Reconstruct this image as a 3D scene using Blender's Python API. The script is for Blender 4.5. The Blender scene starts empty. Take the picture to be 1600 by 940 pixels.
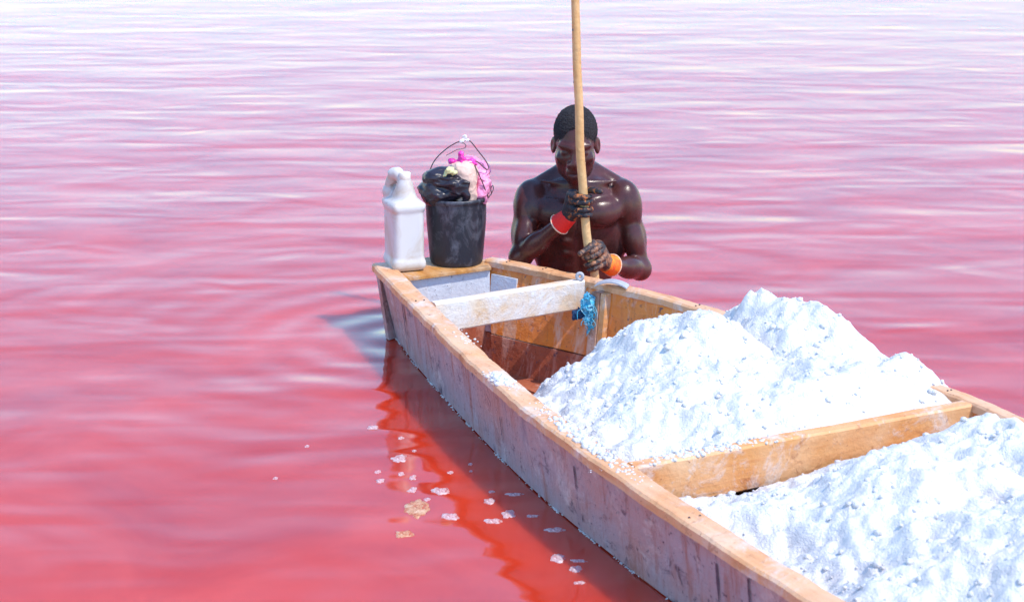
import bpy, bmesh, math, random
import numpy as np
from mathutils import Vector, Matrix, noise as mnoise

random.seed(7); np.random.seed(7)
scene = bpy.context.scene
col = scene.collection

# ------------------------------------------------------------------ camera
FPX, PITCH, HC = 2700.0, math.radians(16), 1.85        # focal in photo pixels (1600 wide), camera 1.85 m over the lake
cam_d = bpy.data.cameras.new('camera'); cam = bpy.data.objects.new('camera', cam_d); col.objects.link(cam)
cam.location = (0, 0, HC); cam.rotation_euler = (math.radians(90) - PITCH, 0, 0)
cam_d.sensor_width = 36; cam_d.lens = 36 * FPX / 1600
cam_d.clip_start = .05; cam_d.clip_end = 6000
cam_d.dof.use_dof = True; cam_d.dof.focus_distance = 5.6; cam_d.dof.aperture_fstop = 5.6
scene.camera = cam

# ------------------------------------------------------------------ light
SUN_EL = math.radians(59); SUN_H = Vector((.83, -.56)).normalized()     # horizontal direction towards the sun
w = bpy.data.worlds.new('World'); scene.world = w; w.use_nodes = True
nt = w.node_tree; nt.nodes.clear()
sky = nt.nodes.new('ShaderNodeTexSky'); sky.sky_type = 'NISHITA'; sky.sun_disc = False
sky.sun_elevation = SUN_EL; sky.sun_rotation = math.atan2(SUN_H.x, SUN_H.y)
sky.air_density = 2.0; sky.altitude = 2300; sky.dust_density = 1.2; sky.ozone_density = 10.0
bg = nt.nodes.new('ShaderNodeBackground'); bg.inputs['Strength'].default_value = .15
out = nt.nodes.new('ShaderNodeOutputWorld')
nt.links.new(sky.outputs[0], bg.inputs[0]); nt.links.new(bg.outputs[0], out.inputs[0])
sd = bpy.data.lights.new('sun', 'SUN'); sd.energy = 2.0; sd.angle = math.radians(.5); sd.color = (1, .92, .82)
sun = bpy.data.objects.new('sun', sd); col.objects.link(sun)
to_sun = Vector((SUN_H.x * math.cos(SUN_EL), SUN_H.y * math.cos(SUN_EL), math.sin(SUN_EL)))
sun.rotation_euler = to_sun.to_track_quat('Z', 'Y').to_euler()
vs = scene.view_settings
vs.view_transform = 'Standard'; vs.look = 'None'; vs.exposure = 1.06; vs.gamma = 1

# ------------------------------------------------------------------ helpers
def at(px, py, Y):
    """world point at depth Y seen at a photo pixel (used to take positions off the photograph)"""
    c, s = math.cos(PITCH), math.sin(PITCH)
    u = (py - 470) / FPX
    d = Vector(((px - 800) / FPX, c - s * u, -s - c * u))
    return Vector((0, 0, HC)) + d * (Y / d.y)
def on(px, py, z):
    c, s = math.cos(PITCH), math.sin(PITCH)
    u = (py - 470) / FPX
    d = Vector(((px - 800) / FPX, c - s * u, -s - c * u))
    return Vector((0, 0, HC)) + d * ((z - HC) / d.z)

def tag(o, label=None, cat=None, group=None, kind=None):
    for k, v in (('label', label), ('category', cat), ('group', group), ('kind', kind)):
        if v: o[k] = v
    return o
def empty(name, loc):
    o = bpy.data.objects.new(name, None); o.location = loc; o.empty_display_size = .1; col.objects.link(o); return o
def mesh_obj(name, verts, faces, mat, parent=None, smooth=False, origin=None, sharp=None):
    """one mesh object; verts are world coordinates, origin (world) becomes the object's location"""
    V = np.asarray(verts, dtype=float).reshape(-1, 3)
    O = np.array(origin if origin is not None else (0, 0, 0), dtype=float)
    me = bpy.data.meshes.new(name)
    me.from_pydata((V - O).tolist(), [], [list(map(int, f)) for f in faces])
    me.update()
    bm = bmesh.new(); bm.from_mesh(me); bmesh.ops.recalc_face_normals(bm, faces=bm.faces); bm.to_mesh(me); bm.free()
    if smooth:
        me.polygons.foreach_set('use_smooth', [True] * len(me.polygons))
        if sharp: me.set_sharp_from_angle(angle=math.radians(sharp))
    me.materials.append(mat)
    o = bpy.data.objects.new(name, me); col.objects.link(o); o.location = O
    if parent is not None:
        o.parent = parent; o.location = Vector(O) - world_loc(parent)
    return o
def world_loc(o):
    v = Vector(o.location)
    while o.parent is not None: o = o.parent; v += o.location
    return v

def catmull(pts, n_per):
    P = [np.array(p, float) for p in pts]; P = [2*P[0]-P[1]] + P + [2*P[-1]-P[-2]]
    res = []
    for i in range(1, len(P) - 2):
        for j in range(n_per):
            t = j / n_per; a, b, c_, d = P[i-1], P[i], P[i+1], P[i+2]
            res.append(.5*((2*b)+(-a+c_)*t+(2*a-5*b+4*c_-d)*t*t+(-a+3*b-3*c_+d)*t**3))
    res.append(P[-2]); return np.array(res)
def tube(path, rad, n=8, closed_ends=True):
    """verts, faces of a tube along path with per-point radius"""
    path = [Vector(p) for p in path]; m = len(path)
    rads = rad if hasattr(rad, '__len__') else [rad] * m
    V, F = [], []; up = Vector((.13, .21, .97))
    for i, p in enumerate(path):
        t = (path[min(i+1, m-1)] - path[max(i-1, 0)]).normalized()
        a = up - t * up.dot(t)
        if a.length < 1e-4: a = Vector((1, 0, 0)) - t * t.x
        a.normalize(); up = a; b = t.cross(a)
        for k in range(n):
            an = 2*math.pi*k/n; V.append(p + (a*math.cos(an) + b*math.sin(an)) * rads[i])
    for i in range(m-1):
        for k in range(n): F.append((i*n+k, i*n+(k+1) % n, (i+1)*n+(k+1) % n, (i+1)*n+k))
    if closed_ends: F.append(tuple(range(n))); F.append(tuple(range((m-1)*n, m*n)))
    return [tuple(v) for v in V], F
def join(parts):
    V, F = [], []
    for v, f in parts:
        k = len(V); V += [tuple(p) for p in v]; F += [tuple(i+k for i in q) for q in f]
    return V, F
def box_between(a, b, height, thick, zdir=(0, 0, 1), jitter=.0):
    """board on edge from a to b (its top centre line), subdivided a little and slightly uneven"""
    a, b = Vector(a), Vector(b); n = 12
    t = (b - a).normalized(); s = Vector((-t.y, t.x, 0)).normalized()
    V, F = [], []
    for i in range(n + 1):
        p = a.lerp(b, i / n); j = jitter * mnoise.noise(p * 6)
        ch = min(.006, thick*.25)
        prof = [(-thick/2+ch, 0), (thick/2-ch, 0), (thick/2, -ch), (thick/2, -height+ch), (thick/2-ch, -height), (-thick/2+ch, -height), (-thick/2, -height+ch), (-thick/2, -ch)]
        for (x, z) in prof: V.append(p + s * (x + j) + Vector((0, 0, z + j)))
    for i in range(n):
        for k in range(8): F.append((i*8+k, i*8+(k+1) % 8, (i+1)*8+(k+1) % 8, (i+1)*8+k))
    F.append(tuple(range(8))); F.append(tuple(range(n*8, n*8+8)))
    return V, F

# signed-distance modelling + surface nets: gives one continuous organic surface
class SDF:
    def __init__(s, lo, hi, h):
        s.lo = np.array(lo, float); s.h = h
        s.n = np.ceil((np.array(hi, float) - s.lo) / h).astype(int) + 1
        s.f = np.full(tuple(s.n), 1.0, dtype=np.float32)
    def _sub(s, lo, hi):
        a = np.clip(np.floor((np.array(lo) - s.lo) / s.h).astype(int), 0, s.n - 1)
        b = np.clip(np.ceil((np.array(hi) - s.lo) / s.h).astype(int) + 1, 1, s.n)
        sl = tuple(slice(x, y) for x, y in zip(a, b))
        ax = [s.lo[i] + s.h * np.arange(a[i], b[i]) for i in range(3)]
        return sl, np.stack(np.meshgrid(*ax, indexing='ij'), -1)
    def _apply(s, sl, d, k, sub):
        f = s.f[sl]
        if sub:
            d = -d; hh = np.maximum(k - np.abs(f - d), 0) / k; s.f[sl] = np.maximum(f, d) + hh*hh*k*.25
        else:
            hh = np.maximum(k - np.abs(f - d), 0) / k; s.f[sl] = np.minimum(f, d) - hh*hh*k*.25
    def cap(s, a, b, ra, rb, k=.02, sub=False):
        a, b = np.array(a, float), np.array(b, float); m = max(ra, rb) + k * 1.5 + .02
        sl, P = s._sub(np.minimum(a, b) - m, np.maximum(a, b) + m)
        ab = b - a; t = np.clip(((P - a) @ ab) / max(ab @ ab, 1e-9), 0, 1)
        d = np.linalg.norm(P - (a + t[..., None] * ab), axis=-1) - (ra + (rb - ra) * t)
        s._apply(sl, d, k, sub); return s
    def ell(s, c, r, R=None, k=.02, sub=False):
        c, r = np.array(c, float), np.array(r, float); m = r.max() + k * 1.5 + .02
        sl, P = s._sub(c - m, c + m)
        Q = P - c
        if R is not None: Q = Q @ R          # columns of R are the local axes
        k0 = np.linalg.norm(Q / r, axis=-1); k1 = np.linalg.norm(Q / (r*r), axis=-1)
        d = k0 * (k0 - 1) / np.maximum(k1, 1e-6)
        d = np.where(k0 < 1e-4, -r.min(), d)
        s._apply(sl, d, k, sub); return s
    def rbox(s, c, half, rad, R=None, k=.01, sub=False):
        c, half = np.array(c, float), np.array(half, float); m = np.linalg.norm(half) + k * 1.5 + .02
        sl, P = s._sub(c - m, c + m); Q = P - c
        if R is not None: Q = Q @ R
        q = np.abs(Q) - (half - rad)
        d = np.linalg.norm(np.maximum(q, 0), axis=-1) + np.minimum(q.max(-1), 0) - rad
        s._apply(sl, d, k, sub); return s
    def mesh(s):
        f = s.f.copy(); f[0] = f[-1] = 1; f[:, 0] = f[:, -1] = 1; f[:, :, 0] = f[:, :, -1] = 1
        ins = f < 0; nx, ny, nz = f.shape
        offs = [(i, j, k) for i in (0, 1) for j in (0, 1) for k in (0, 1)]
        cs = lambda A, o: A[o[0]:nx-1+o[0], o[1]:ny-1+o[1], o[2]:nz-1+o[2]]
        cnt = sum(cs(ins, o).astype(np.int8) for o in offs)
        act = (cnt > 0) & (cnt < 8); idx = np.argwhere(act)
        ids = np.full(act.shape, -1, np.int64); ids[act] = np.arange(len(idx))
        acc = np.zeros((len(idx), 3)); num = np.zeros(len(idx))
        vals = {o: f[idx[:, 0]+o[0], idx[:, 1]+o[1], idx[:, 2]+o[2]].astype(float) for o in offs}
        for o in offs:
            for ax in range(3):
                if o[ax] == 0:
                    p = list(o); p[ax] = 1; p = tuple(p); a, b = vals[o], vals[p]
                    m = (a < 0) != (b < 0); t = a[m] / (a[m] - b[m])
                    pos = np.tile(np.array(o, float), (m.sum(), 1)); pos[:, ax] = t
                    acc[m] += pos; num[m] += 1
        V = s.lo + s.h * (idx + acc / num[:, None])
        F = []
        for ax in range(3):
            sh = [slice(None)] * 3; sh[ax] = slice(0, -1); s2 = [slice(None)] * 3; s2[ax] = slice(1, None)
            cr = np.argwhere(ins[tuple(sh)] != ins[tuple(s2)])
            u, v = (ax+1) % 3, (ax+2) % 3
            q = []
            for du, dv in ((0, 0), (-1, 0), (-1, -1), (0, -1)):
                e = cr.copy(); e[:, u] += du; e[:, v] += dv; q.append(ids[e[:, 0], e[:, 1], e[:, 2]])
            F.append(np.stack(q, 1))
        F = np.concatenate(F); F = F[(F >= 0).all(1)]
        return V, F
def frame(f, up=(0, 0, 1)):
    """columns: right, forward, up"""
    f = Vector(f).normalized(); r = f.cross(Vector(up)).normalized(); u = r.cross(f)
    return np.array([[r.x, f.x, u.x], [r.y, f.y, u.y], [r.z, f.z, u.z]])
def axis_frame(d):
    """columns: side, side, along d"""
    d = Vector(d).normalized(); a = Vector((0, 1, 0)) if abs(d.y) < .9 else Vector((1, 0, 0))
    s1 = d.cross(a).normalized(); s2 = d.cross(s1)
    return np.array([[s1.x, s2.x, d.x], [s1.y, s2.y, d.y], [s1.z, s2.z, d.z]])
def crumple(V, amp, sc, seed=0, ridged=True, st=(1, 1, 1)):
    res = []; st = Vector(st)
    for p in V:
        q = Vector((p[0]*st.x, p[1]*st.y, p[2]*st.z)) * sc + Vector((seed, seed*.7, seed*1.3))
        n = mnoise.noise_vector(q)
        if ridged:
            n = n + .6 * mnoise.noise_vector(q * 2.3)
            n = Vector([math.copysign(abs(c)**.7, c) for c in n])
        res.append((p[0] + n.x*amp, p[1] + n.y*amp, p[2] + n.z*amp))
    return np.array(res)

# ------------------------------------------------------------------ materials
def mat(name):
    m = bpy.data.materials.new(name); m.use_nodes = True
    n = m.node_tree; b = n.nodes['Principled BSDF']; return m, n, b
def N(n, t, **kw):
    x = n.nodes.new(t)
    for k, v in kw.items():
        if k in x.inputs: x.inputs[k].default_value = v
        else: setattr(x, k, v)
    return x
def mapped(n, scale, rot=(0, 0, 0), coord='Object'):
    tc = N(n, 'ShaderNodeTexCoord'); mp = N(n, 'ShaderNodeMapping')
    mp.inputs['Scale'].default_value = scale; mp.inputs['Rotation'].default_value = rot
    n.links.new(tc.outputs[coord], mp.inputs['Vector']); return mp.outputs[0]
def noise_tex(n, vec, scale, detail=4, rough=.55, dist=0):
    t = N(n, 'ShaderNodeTexNoise'); t.inputs['Scale'].default_value = scale; t.inputs['Detail'].default_value = detail
    t.inputs['Roughness'].default_value = rough; t.inputs['Distortion'].default_value = dist
    n.links.new(vec, t.inputs['Vector']); return t.outputs['Fac']
def ramp(n, fac, stops):
    r = N(n, 'ShaderNodeValToRGB'); e = r.color_ramp.elements
    while len(e) < len(stops): e.new(.5)
    for i, (p, c) in enumerate(stops):
        e[i].position = p; e[i].color = (c[0], c[1], c[2], 1) if hasattr(c, '__len__') else (c, c, c, 1)
    n.links.new(fac, r.inputs[0]); return r.outputs[0]
def mixc(n, fac, a, b, mode='MIX'):
    m = N(n, 'ShaderNodeMix', data_type='RGBA', blend_type=mode)
    for inp, v in ((m.inputs[0], fac), (m.inputs[6], a), (m.inputs[7], b)):
        if hasattr(v, 'is_output'): n.links.new(v, inp)
        else: inp.default_value = v if not hasattr(v, '__len__') else (v[0], v[1], v[2], 1)
    return m.outputs[2]
def mth(n, op, a, b=None):
    m = N(n, 'ShaderNodeMath', operation=op)
    for i, v in ((0, a), (1, b)):
        if v is None: continue
        if hasattr(v, 'is_output'): n.links.new(v, m.inputs[i])
        else: m.inputs[i].default_value = v
    return m.outputs[0]
def bump(n, b, h, strength=.3, dist=.01):
    x = N(n, 'ShaderNodeBump'); x.inputs['Strength'].default_value = strength; x.inputs['Distance'].default_value = dist
    n.links.new(h, x.inputs['Height']); n.links.new(x.outputs[0], b.inputs['Normal'])

BOAT_ANG = math.atan2(-.86, .5)       # heading of the boat's length
def wood(name, c1, c2, c3, stain=(.05, .02, .015), stain_amt=.5, salt=.2, rough=.6, grain=1.0, along=BOAT_ANG, streak=False):
    """weathered, wet timber: streaked grain, dark stains and specks, patches of dried salt"""
    m, n, b = mat(name)
    v = mapped(n, (1, 1, 1), (0, 0, -along))
    mp = N(n, 'ShaderNodeMapping'); mp.inputs['Scale'].default_value = (2.2, 45, 45); n.links.new(v, mp.inputs[0])
    g = noise_tex(n, mp.outputs[0], grain, 6, .65, .6)
    big = noise_tex(n, v, 4.5, 5, .6, .3)
    c = mixc(n, ramp(n, g, [(.3, 0), (.7, 1)]), c1, c2)
    c = mixc(n, ramp(n, big, [(.42, 0), (.68, .8)]), c, c3)
    st = noise_tex(n, v, 14, 6, .7, .8)
    c = mixc(n, ramp(n, st, [(.56, 0), (.70, stain_amt)]), c, stain)
    sp = noise_tex(n, v, 70, 3, .6)
    c = mixc(n, ramp(n, sp, [(.66, 0), (.74, min(1, stain_amt*1.3))]), c, stain)
    if streak:
        mv = N(n, 'ShaderNodeMapping'); mv.inputs['Scale'].default_value = (16, 16, 2.2); n.links.new(v, mv.inputs[0])
        sk = noise_tex(n, mv.outputs[0], 1, 7, .7, .6)
        c = mixc(n, ramp(n, sk, [(.52, 0), (.66, .75)]), c, streak[0]); c = mixc(n, ramp(n, sk, [(.26, .8), (.42, 0)]), c, streak[1])
        sq = noise_tex(n, v, 38, 5, .75, .6); c = mixc(n, ramp(n, sq, [(.60, 0), (.68, .9)]), c, (.06, .05, .08))
    sl = noise_tex(n, v, 7, 8, .72, .5)
    sm = ramp(n, sl, [(.62 - salt*.35, 0), (.74 - salt*.25, 1)])
    sm = mth(n, 'MULTIPLY', sm, min(1, salt*2.2))
    c = mixc(n, sm, c, (.78, .73, .70))
    n.links.new(c, b.inputs['Base Color'])
    b.inputs['Roughness'].default_value = rough
    hh = mth(n, 'ADD', mth(n, 'MULTIPLY', g, .5), mth(n, 'ADD', sp, mth(n, 'MULTIPLY', sm, .7)))
    bump(n, b, hh, .45, .006)
    return m
M = {}
M['rail'] = wood('rail_wood', (.78, .42, .20), (.62, .25, .09), (.80, .52, .34), (.24, .07, .03), .6, .30, .55)
M['deck'] = wood('deck_wood', (.62, .30, .08), (.45, .17, .03), (.75, .55, .36), (.10, .05, .03), .5, .18, .55)
M['thwart'] = wood('thwart_wood', (.78, .60, .42), (.70, .44, .24), (.80, .72, .62), (.35, .14, .06), .35, .5, .6, along=math.atan2(.32, .58))
M['thwart_raw'] = wood('thwart_raw_wood', (.76, .36, .12), (.60, .22, .06), (.78, .48, .26), (.28, .07, .03), .7, .34, .6, along=math.atan2(.5, 1.07))
M['hull'] = wood('hull_paint', (.38, .33, .36), (.44, .37, .40), (.50, .28, .24), (.05, .04, .07), .95, .24, .5, streak=((.34, .14, .10), (.15, .14, .20)))
M['orange'] = wood('side_wood_orange', (.88, .30, .035), (.72, .19, .02), (.78, .26, .08), (.18, .05, .02), .6, .14, .5, streak=((.80, .58, .42), (.34, .10, .05)))
M['brown'] = wood('side_wood_wet', (.40, .10, .05), (.26, .06, .03), (.48, .15, .07), (.03, .008, .006), .6, .10, .35, streak=((.62, .36, .28), (.10, .025, .02)))
M['grey'] = wood('grey_paint', (.66, .70, .74), (.58, .62, .68), (.74, .76, .80), (.10, .09, .10), .7, .25, .5)
M['rib'] = wood('rib_wood', (.52, .24, .14), (.34, .12, .07), (.70, .50, .36), (.09, .03, .02), .7, .3, .55)

def salt_mat():
    m, n, b = mat('salt'); v = mapped(n, (1, 1, 1))
    a = noise_tex(n, v, 9, 6, .7); f = noise_tex(n, v, 160, 3, .6); g2 = noise_tex(n, v, 45, 4, .7)
    c = mixc(n, ramp(n, a, [(.35, 0), (.7, 1)]), (.68, .66, .65), (.80, .78, .76))
    c = mixc(n, ramp(n, g2, [(.62, 0), (.74, .55)]), c, (.50, .46, .50))
    wet = noise_tex(n, v, 5.5, 5, .65, .5); c = mixc(n, ramp(n, wet, [(.56, 0), (.74, .5)]), c, (.50, .44, .45))
    n.links.new(c, b.inputs['Base Color']); b.inputs['Roughness'].default_value = .45
    bump(n, b, mth(n, 'ADD', mth(n, 'MULTIPLY', f, 1.4), mth(n, 'MULTIPLY', g2, 1.5)), .65, .006); return m
M['salt'] = salt_mat()

def water_mat():
    m, n, b = mat('brine'); v = mapped(n, (1, 1, 1))
    c = ramp(n, noise_tex(n, v, 1.6, 4, .55, .8), [(.32, (.44, .020, .006)), (.68, (.60, .048, .020))])
    n.links.new(c, b.inputs['Base Color'])
    b.inputs['Roughness'].default_value = .06; b.inputs['IOR'].default_value = 1.74
    b.subsurface_method = 'BURLEY'; b.inputs['Subsurface Weight'].default_value = 1; b.inputs['Subsurface Radius'].default_value = (1, .5, .4); b.inputs['Subsurface Scale'].default_value = .13
    def lay(sx, sy, rot, det, dist, amp, rough=.5):
        mp = N(n, 'ShaderNodeMapping'); mp.inputs['Scale'].default_value = (sx, sy, 1); mp.inputs['Rotation'].default_value = (0, 0, rot)
        n.links.new(v, mp.inputs[0]); return mth(n, 'MULTIPLY', noise_tex(n, mp.outputs[0], 1, det, rough, dist), amp)
    h = lay(.45, 1.25, .06, 1, .5, .020)
    h = mth(n, 'ADD', h, lay(1.0, 3.4, -.10, 1, .4, .010))
    h = mth(n, 'ADD', h, lay(2.6, 8.0, .12, 1, .3, .0013))
    h = mth(n, 'ADD', h, lay(1.9, 2.6, .5, 1, .8, .0075))
    sep = N(n, 'ShaderNodeSeparateXYZ'); n.links.new(v, sep.inputs[0])
    mr = N(n, 'ShaderNodeMapRange'); mr.inputs['From Min'].default_value = 3; mr.inputs['From Max'].default_value = 16; mr.inputs['To Min'].default_value = 1.5; mr.inputs['To Max'].default_value = .6
    n.links.new(sep.outputs[1], mr.inputs['Value']); h = mth(n, 'MULTIPLY', h, mr.outputs[0])      # calmer open water beyond the shallows
    # rings spreading from the stern corner
    sub = N(n, 'ShaderNodeVectorMath', operation='DISTANCE'); n.links.new(v, sub.inputs[0]); sub.inputs[1].default_value = (-.40, 5.98, 0)
    d = sub.outputs['Value']
    ring = mth(n, 'MULTIPLY', mth(n, 'SINE', mth(n, 'MULTIPLY', d, 34)), mth(n, 'POWER', 2.718, mth(n, 'MULTIPLY', d, -2.0)))
    h = mth(n, 'ADD', h, mth(n, 'MULTIPLY', ring, .0034))
    bump(n, b, h, 1, 1); return m
M['water'] = water_mat()

def simple(name, c, rough=.5, var=.15, sc=20, bmp=.0, **kw):
    m, n, b = mat(name); v = mapped(n, (1, 1, 1)); f = noise_tex(n, v, sc, 5, .65)
    n.links.new(mixc(n, ramp(n, f, [(.3, 0), (.7, 1)]), [x*(1-var) for x in c], [min(1, x*(1+var)) for x in c]), b.inputs['Base Color'])
    b.inputs['Roughness'].default_value = rough
    for k, x in kw.items(): b.inputs[k].default_value = x
    if bmp: bump(n, b, f, bmp, .005)
    return m
def two_tone(name, a, c, sc, lo, hi, rough=.5, bmp=.3, stretch=(1, 1, 1)):
    m, n, b = mat(name); v = mapped(n, stretch); f = noise_tex(n, v, sc, 6, .68, .6)
    n.links.new(mixc(n, ramp(n, f, [(lo, 0), (hi, 1)]), a, c), b.inputs['Base Color'])
    b.inputs['Roughness'].default_value = rough; bump(n, b, noise_tex(n, v, sc*3, 4, .6), bmp, .004); return m
def skin_mat():
    m, n, b = mat('wet_dark_skin'); v = mapped(n, (1, 1, 1)); f = noise_tex(n, v, 16, 5, .65); g = noise_tex(n, v, 260, 3, .6); wv = noise_tex(n, v, 30, 5, .7)
    n.links.new(mixc(n, ramp(n, f, [(.3, 0), (.75, 1)]), (.044, .014, .0125), (.110, .033, .028)), b.inputs['Base Color'])
    n.links.new(ramp(n, wv, [(.35, .16), (.7, .38)]), b.inputs['Roughness'])
    b.inputs['Coat Weight'].default_value = .08; b.inputs['IOR'].default_value = 1.4; b.inputs['Coat Roughness'].default_value = .13
    b.inputs['Subsurface Weight'].default_value = 0
    bump(n, b, mth(n, 'ADD', g, mth(n, 'MULTIPLY', wv, .8)), .18, .003); return m
M['skin'] = skin_mat()
M['hair'] = two_tone('cropped_hair', (.010, .008, .010), (.045, .038, .044), 300, .42, .62, .8, 1.0)
M['glove'] = two_tone('stained_glove', (.012, .012, .018), (.46, .14, .03), 34, .53, .62, .6, .6)
M['glove_low'] = two_tone('stained_glove_brown', (.03, .022, .024), (.40, .17, .08), 42, .46, .62, .55, .6)
M['red'] = simple('red_knit_cuff', (.85, .018, .012), .7, .1, 200, .4)
M['orange_cuff'] = two_tone('orange_knit_cuff', (.88, .30, .015), (.82, .07, .015), 26, .46, .64, .7, .4)
M['pale_trim'] = simple('cuff_trim', (.85, .55, .38), .8, .1, 150, .3)
M['pole'] = wood('pole_wood', (.72, .44, .18), (.62, .34, .12), (.78, .52, .26), (.14, .05, .02), .35, .0, .5)
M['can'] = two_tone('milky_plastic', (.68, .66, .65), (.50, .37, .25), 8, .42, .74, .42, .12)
M['cap'] = simple('cream_cap', (.80, .72, .62), .4, .08)
M['bucket'] = two_tone('scuffed_black_plastic', (.020, .021, .032), (.13, .13, .16), 22, .50, .72, .45, .35, (1, 1, .55))
M['black_bag'] = simple('black_bag_plastic', (.022, .016, .026), .32, .3, 40, .4)
M['pink_bag'] = simple('pink_bag_plastic', (.88, .30, .50), .4, .12, 25, .3)
M['magenta'] = simple('magenta_bag_plastic', (.80, .04, .36), .4, .12, 25, .3)
M['cream'] = simple('cream_sack_cloth', (.74, .50, .40), .7, .08, 30, .4)
M['yellow_rag'] = simple('pale_yellow_rag', (.72, .70, .34), .8, .2, 60, .4)
M['wire'] = simple('rusty_wire', (.07, .045, .05), .5, .3, 80)
M['tape'] = simple('white_tape', (.78, .74, .72), .7, .1, 60)
M['blue'] = two_tone('blue_net_rag', (.05, .42, .62), (.42, .72, .82), 60, .45, .65, .8, .8)
M['navy'] = simple('navy_rag', (.015, .06, .14), .8, .3, 60, .5)
M['grey_rubber'] = simple('grey_rubber', (.42, .41, .44), .5, .15, 60, .3)
def foam_mat(name, a, c):
    m, n, b = mat(name); v = mapped(n, (1, 1, 1)); f = noise_tex(n, v, 26, 6, .7, .8); g = noise_tex(n, v, 240, 3, .6)
    n.links.new(mixc(n, ramp(n, f, [(.4, 0), (.65, 1)]), a, c), b.inputs['Base Color']); b.inputs['Roughness'].default_value = .7
    n.links.new(ramp(n, mth(n, 'ADD', f, mth(n, 'MULTIPLY', g, .35)), [(.46, .0), (.80, .9)]), b.inputs['Alpha'])
    bump(n, b, g, .8, .005); return m
M['foam'] = foam_mat('foam', (.80, .60, .62), (.85, .80, .80))
M['scum'] = foam_mat('yellow_scum', (.72, .36, .14), (.80, .60, .42))
M['bed'] = simple('lake_bed_mud', (.30, .10, .07), .9, .3, 3)

# ------------------------------------------------------------------ boat outline (gunwale, plan view)
GZ = .25
LC = [(-.50, 6.03), (-.325, 5.49), (-.16, 5.00), (.02, 4.51), (.235, 4.03), (.522, 3.455), (.80, 2.98), (1.15, 2.50), (1.55, 2.10), (2.0, 1.85)]
RC = [(-.07, 6.12), (.28, 5.835), (.62, 5.50), (.97, 5.03), (1.30, 4.55), (1.52, 4.05), (1.72, 3.5), (1.88, 2.95), (1.98, 2.4), (2.03, 1.88)]
NP = 8
Lc, Rc = catmull(LC, NP), catmull(RC, NP)
def curve_at(C, s):
    x = min(max(s * NP, 0), len(C) - 1.001); i = int(x); return C[i] * (1 - (x-i)) + C[i+1] * (x-i)
def normals(C, side):
    T = np.gradient(C, axis=0); T /= np.linalg.norm(T, axis=1)[:, None]
    return np.stack([-T[:, 1], T[:, 0]], 1) * side           # pointing outwards
# travelling from stern to bow: left-hand (photo left) side is on the right of the heading, so outward = -rot90
LN, RN = normals(Lc, -1), normals(Rc, 1)
STERN = np.array([(-.50, 6.03), (-.42, 6.12), (-.30, 6.175), (-.18, 6.175), (-.07, 6.12)])

def inset(z): return -.03 * (GZ - z) / .25 - .012           # sides lean in a little towards the bottom

def rake(p, z):
    """the stern leans: lower points are drawn towards the bow near the stern"""
    wgt = min(1, max(0, (p[1] - 5.55)/.45))**1.5
    return np.array((.036, -.060)) * wgt * (GZ - z)/.25

# ---- lake
def lake():
    loop = [p + n * (inset(0) - .012) + rake(p, 0) for p, n in zip(Lc, LN)] + [p + n * (inset(0) - .012) + rake(p, 0) for p, n in zip(Rc[::-1], RN[::-1])] \
        + [tuple(np.array(p) * .93 + np.array((-.28, 5.9)) * .07 + rake(p, 0)) for p in STERN[::-1][1:-1]]
    loop = np.array([(float(p[0]), float(p[1])) for p in loop]); c = np.array((.7, 4.3)); n = len(loop)
    V, F = [(x, y, 0) for x, y in loop], []
    for r in (6., 30., 200., 2500.):
        for p in loop:
            d = p - c; a = math.atan2(d[1], d[0]); V.append((c[0] + r*math.cos(a), c[1] + r*math.sin(a), 0))
    for k in range(4):
        for i in range(n): F.append((k*n+i, k*n+(i+1) % n, (k+1)*n+(i+1) % n, (k+1)*n+i))
    o = mesh_obj('lake_water', V, F, M['water']); o['kind'] = 'structure'
    me = o.data
    if me.polygons[0].normal.z < 0: me.flip_normals()
    bed = mesh_obj('lake_bed', [(-40, -40, -.95), (40, -40, -.95), (40, 40, -.95), (-40, 40, -.95)], [(0, 1, 2, 3)], M['bed']); bed['kind'] = 'structure'
lake()

# ---- boat
boat = tag(empty('wooden_boat', (.7, 4.3, -.17)), 'weathered flat wooden boat laden with heaps of white salt', 'boat')
def side_plank(name, C, Nn, z1, z0, thick, m, i0=0, i1=None, off=0.0, wob=.002):
    """a strake of the side: closed strip with four corners per station"""
    i1 = len(C) if i1 is None else i1; V, F = [], []
    for i in range(i0, i1):
        p, nn = C[i], Nn[i]; j = wob * mnoise.noise(Vector((p[0]*5, p[1]*5, z1*9)))
        for z, t in ((z1, 0), (z1, -thick), (z0, -thick), (z0, 0)):
            q = p + nn * (inset(z) + t + off + j) + rake(p, z); V.append((q[0], q[1], z + j))
    k = i1 - i0
    for i in range(k-1):
        for a in range(4): F.append((i*4+a, i*4+(a+1) % 4, (i+1)*4+(a+1) % 4, (i+1)*4+a))
    F.append((0, 1, 2, 3)); F.append(tuple((k-1)*4+a for a in range(4)))
    return mesh_obj(name, V, F, m, boat)
for C, Nn, mats in ((Lc, LN, ('hull', 'brown')), (Rc, RN, ('orange', 'brown'))):
    side_plank('side_plank', C, Nn, .236, .004, .024, M[mats[0]])
    side_plank('side_plank', C, Nn, 0.0, -.17, .024, M[mats[1]], off=-.003)
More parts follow.
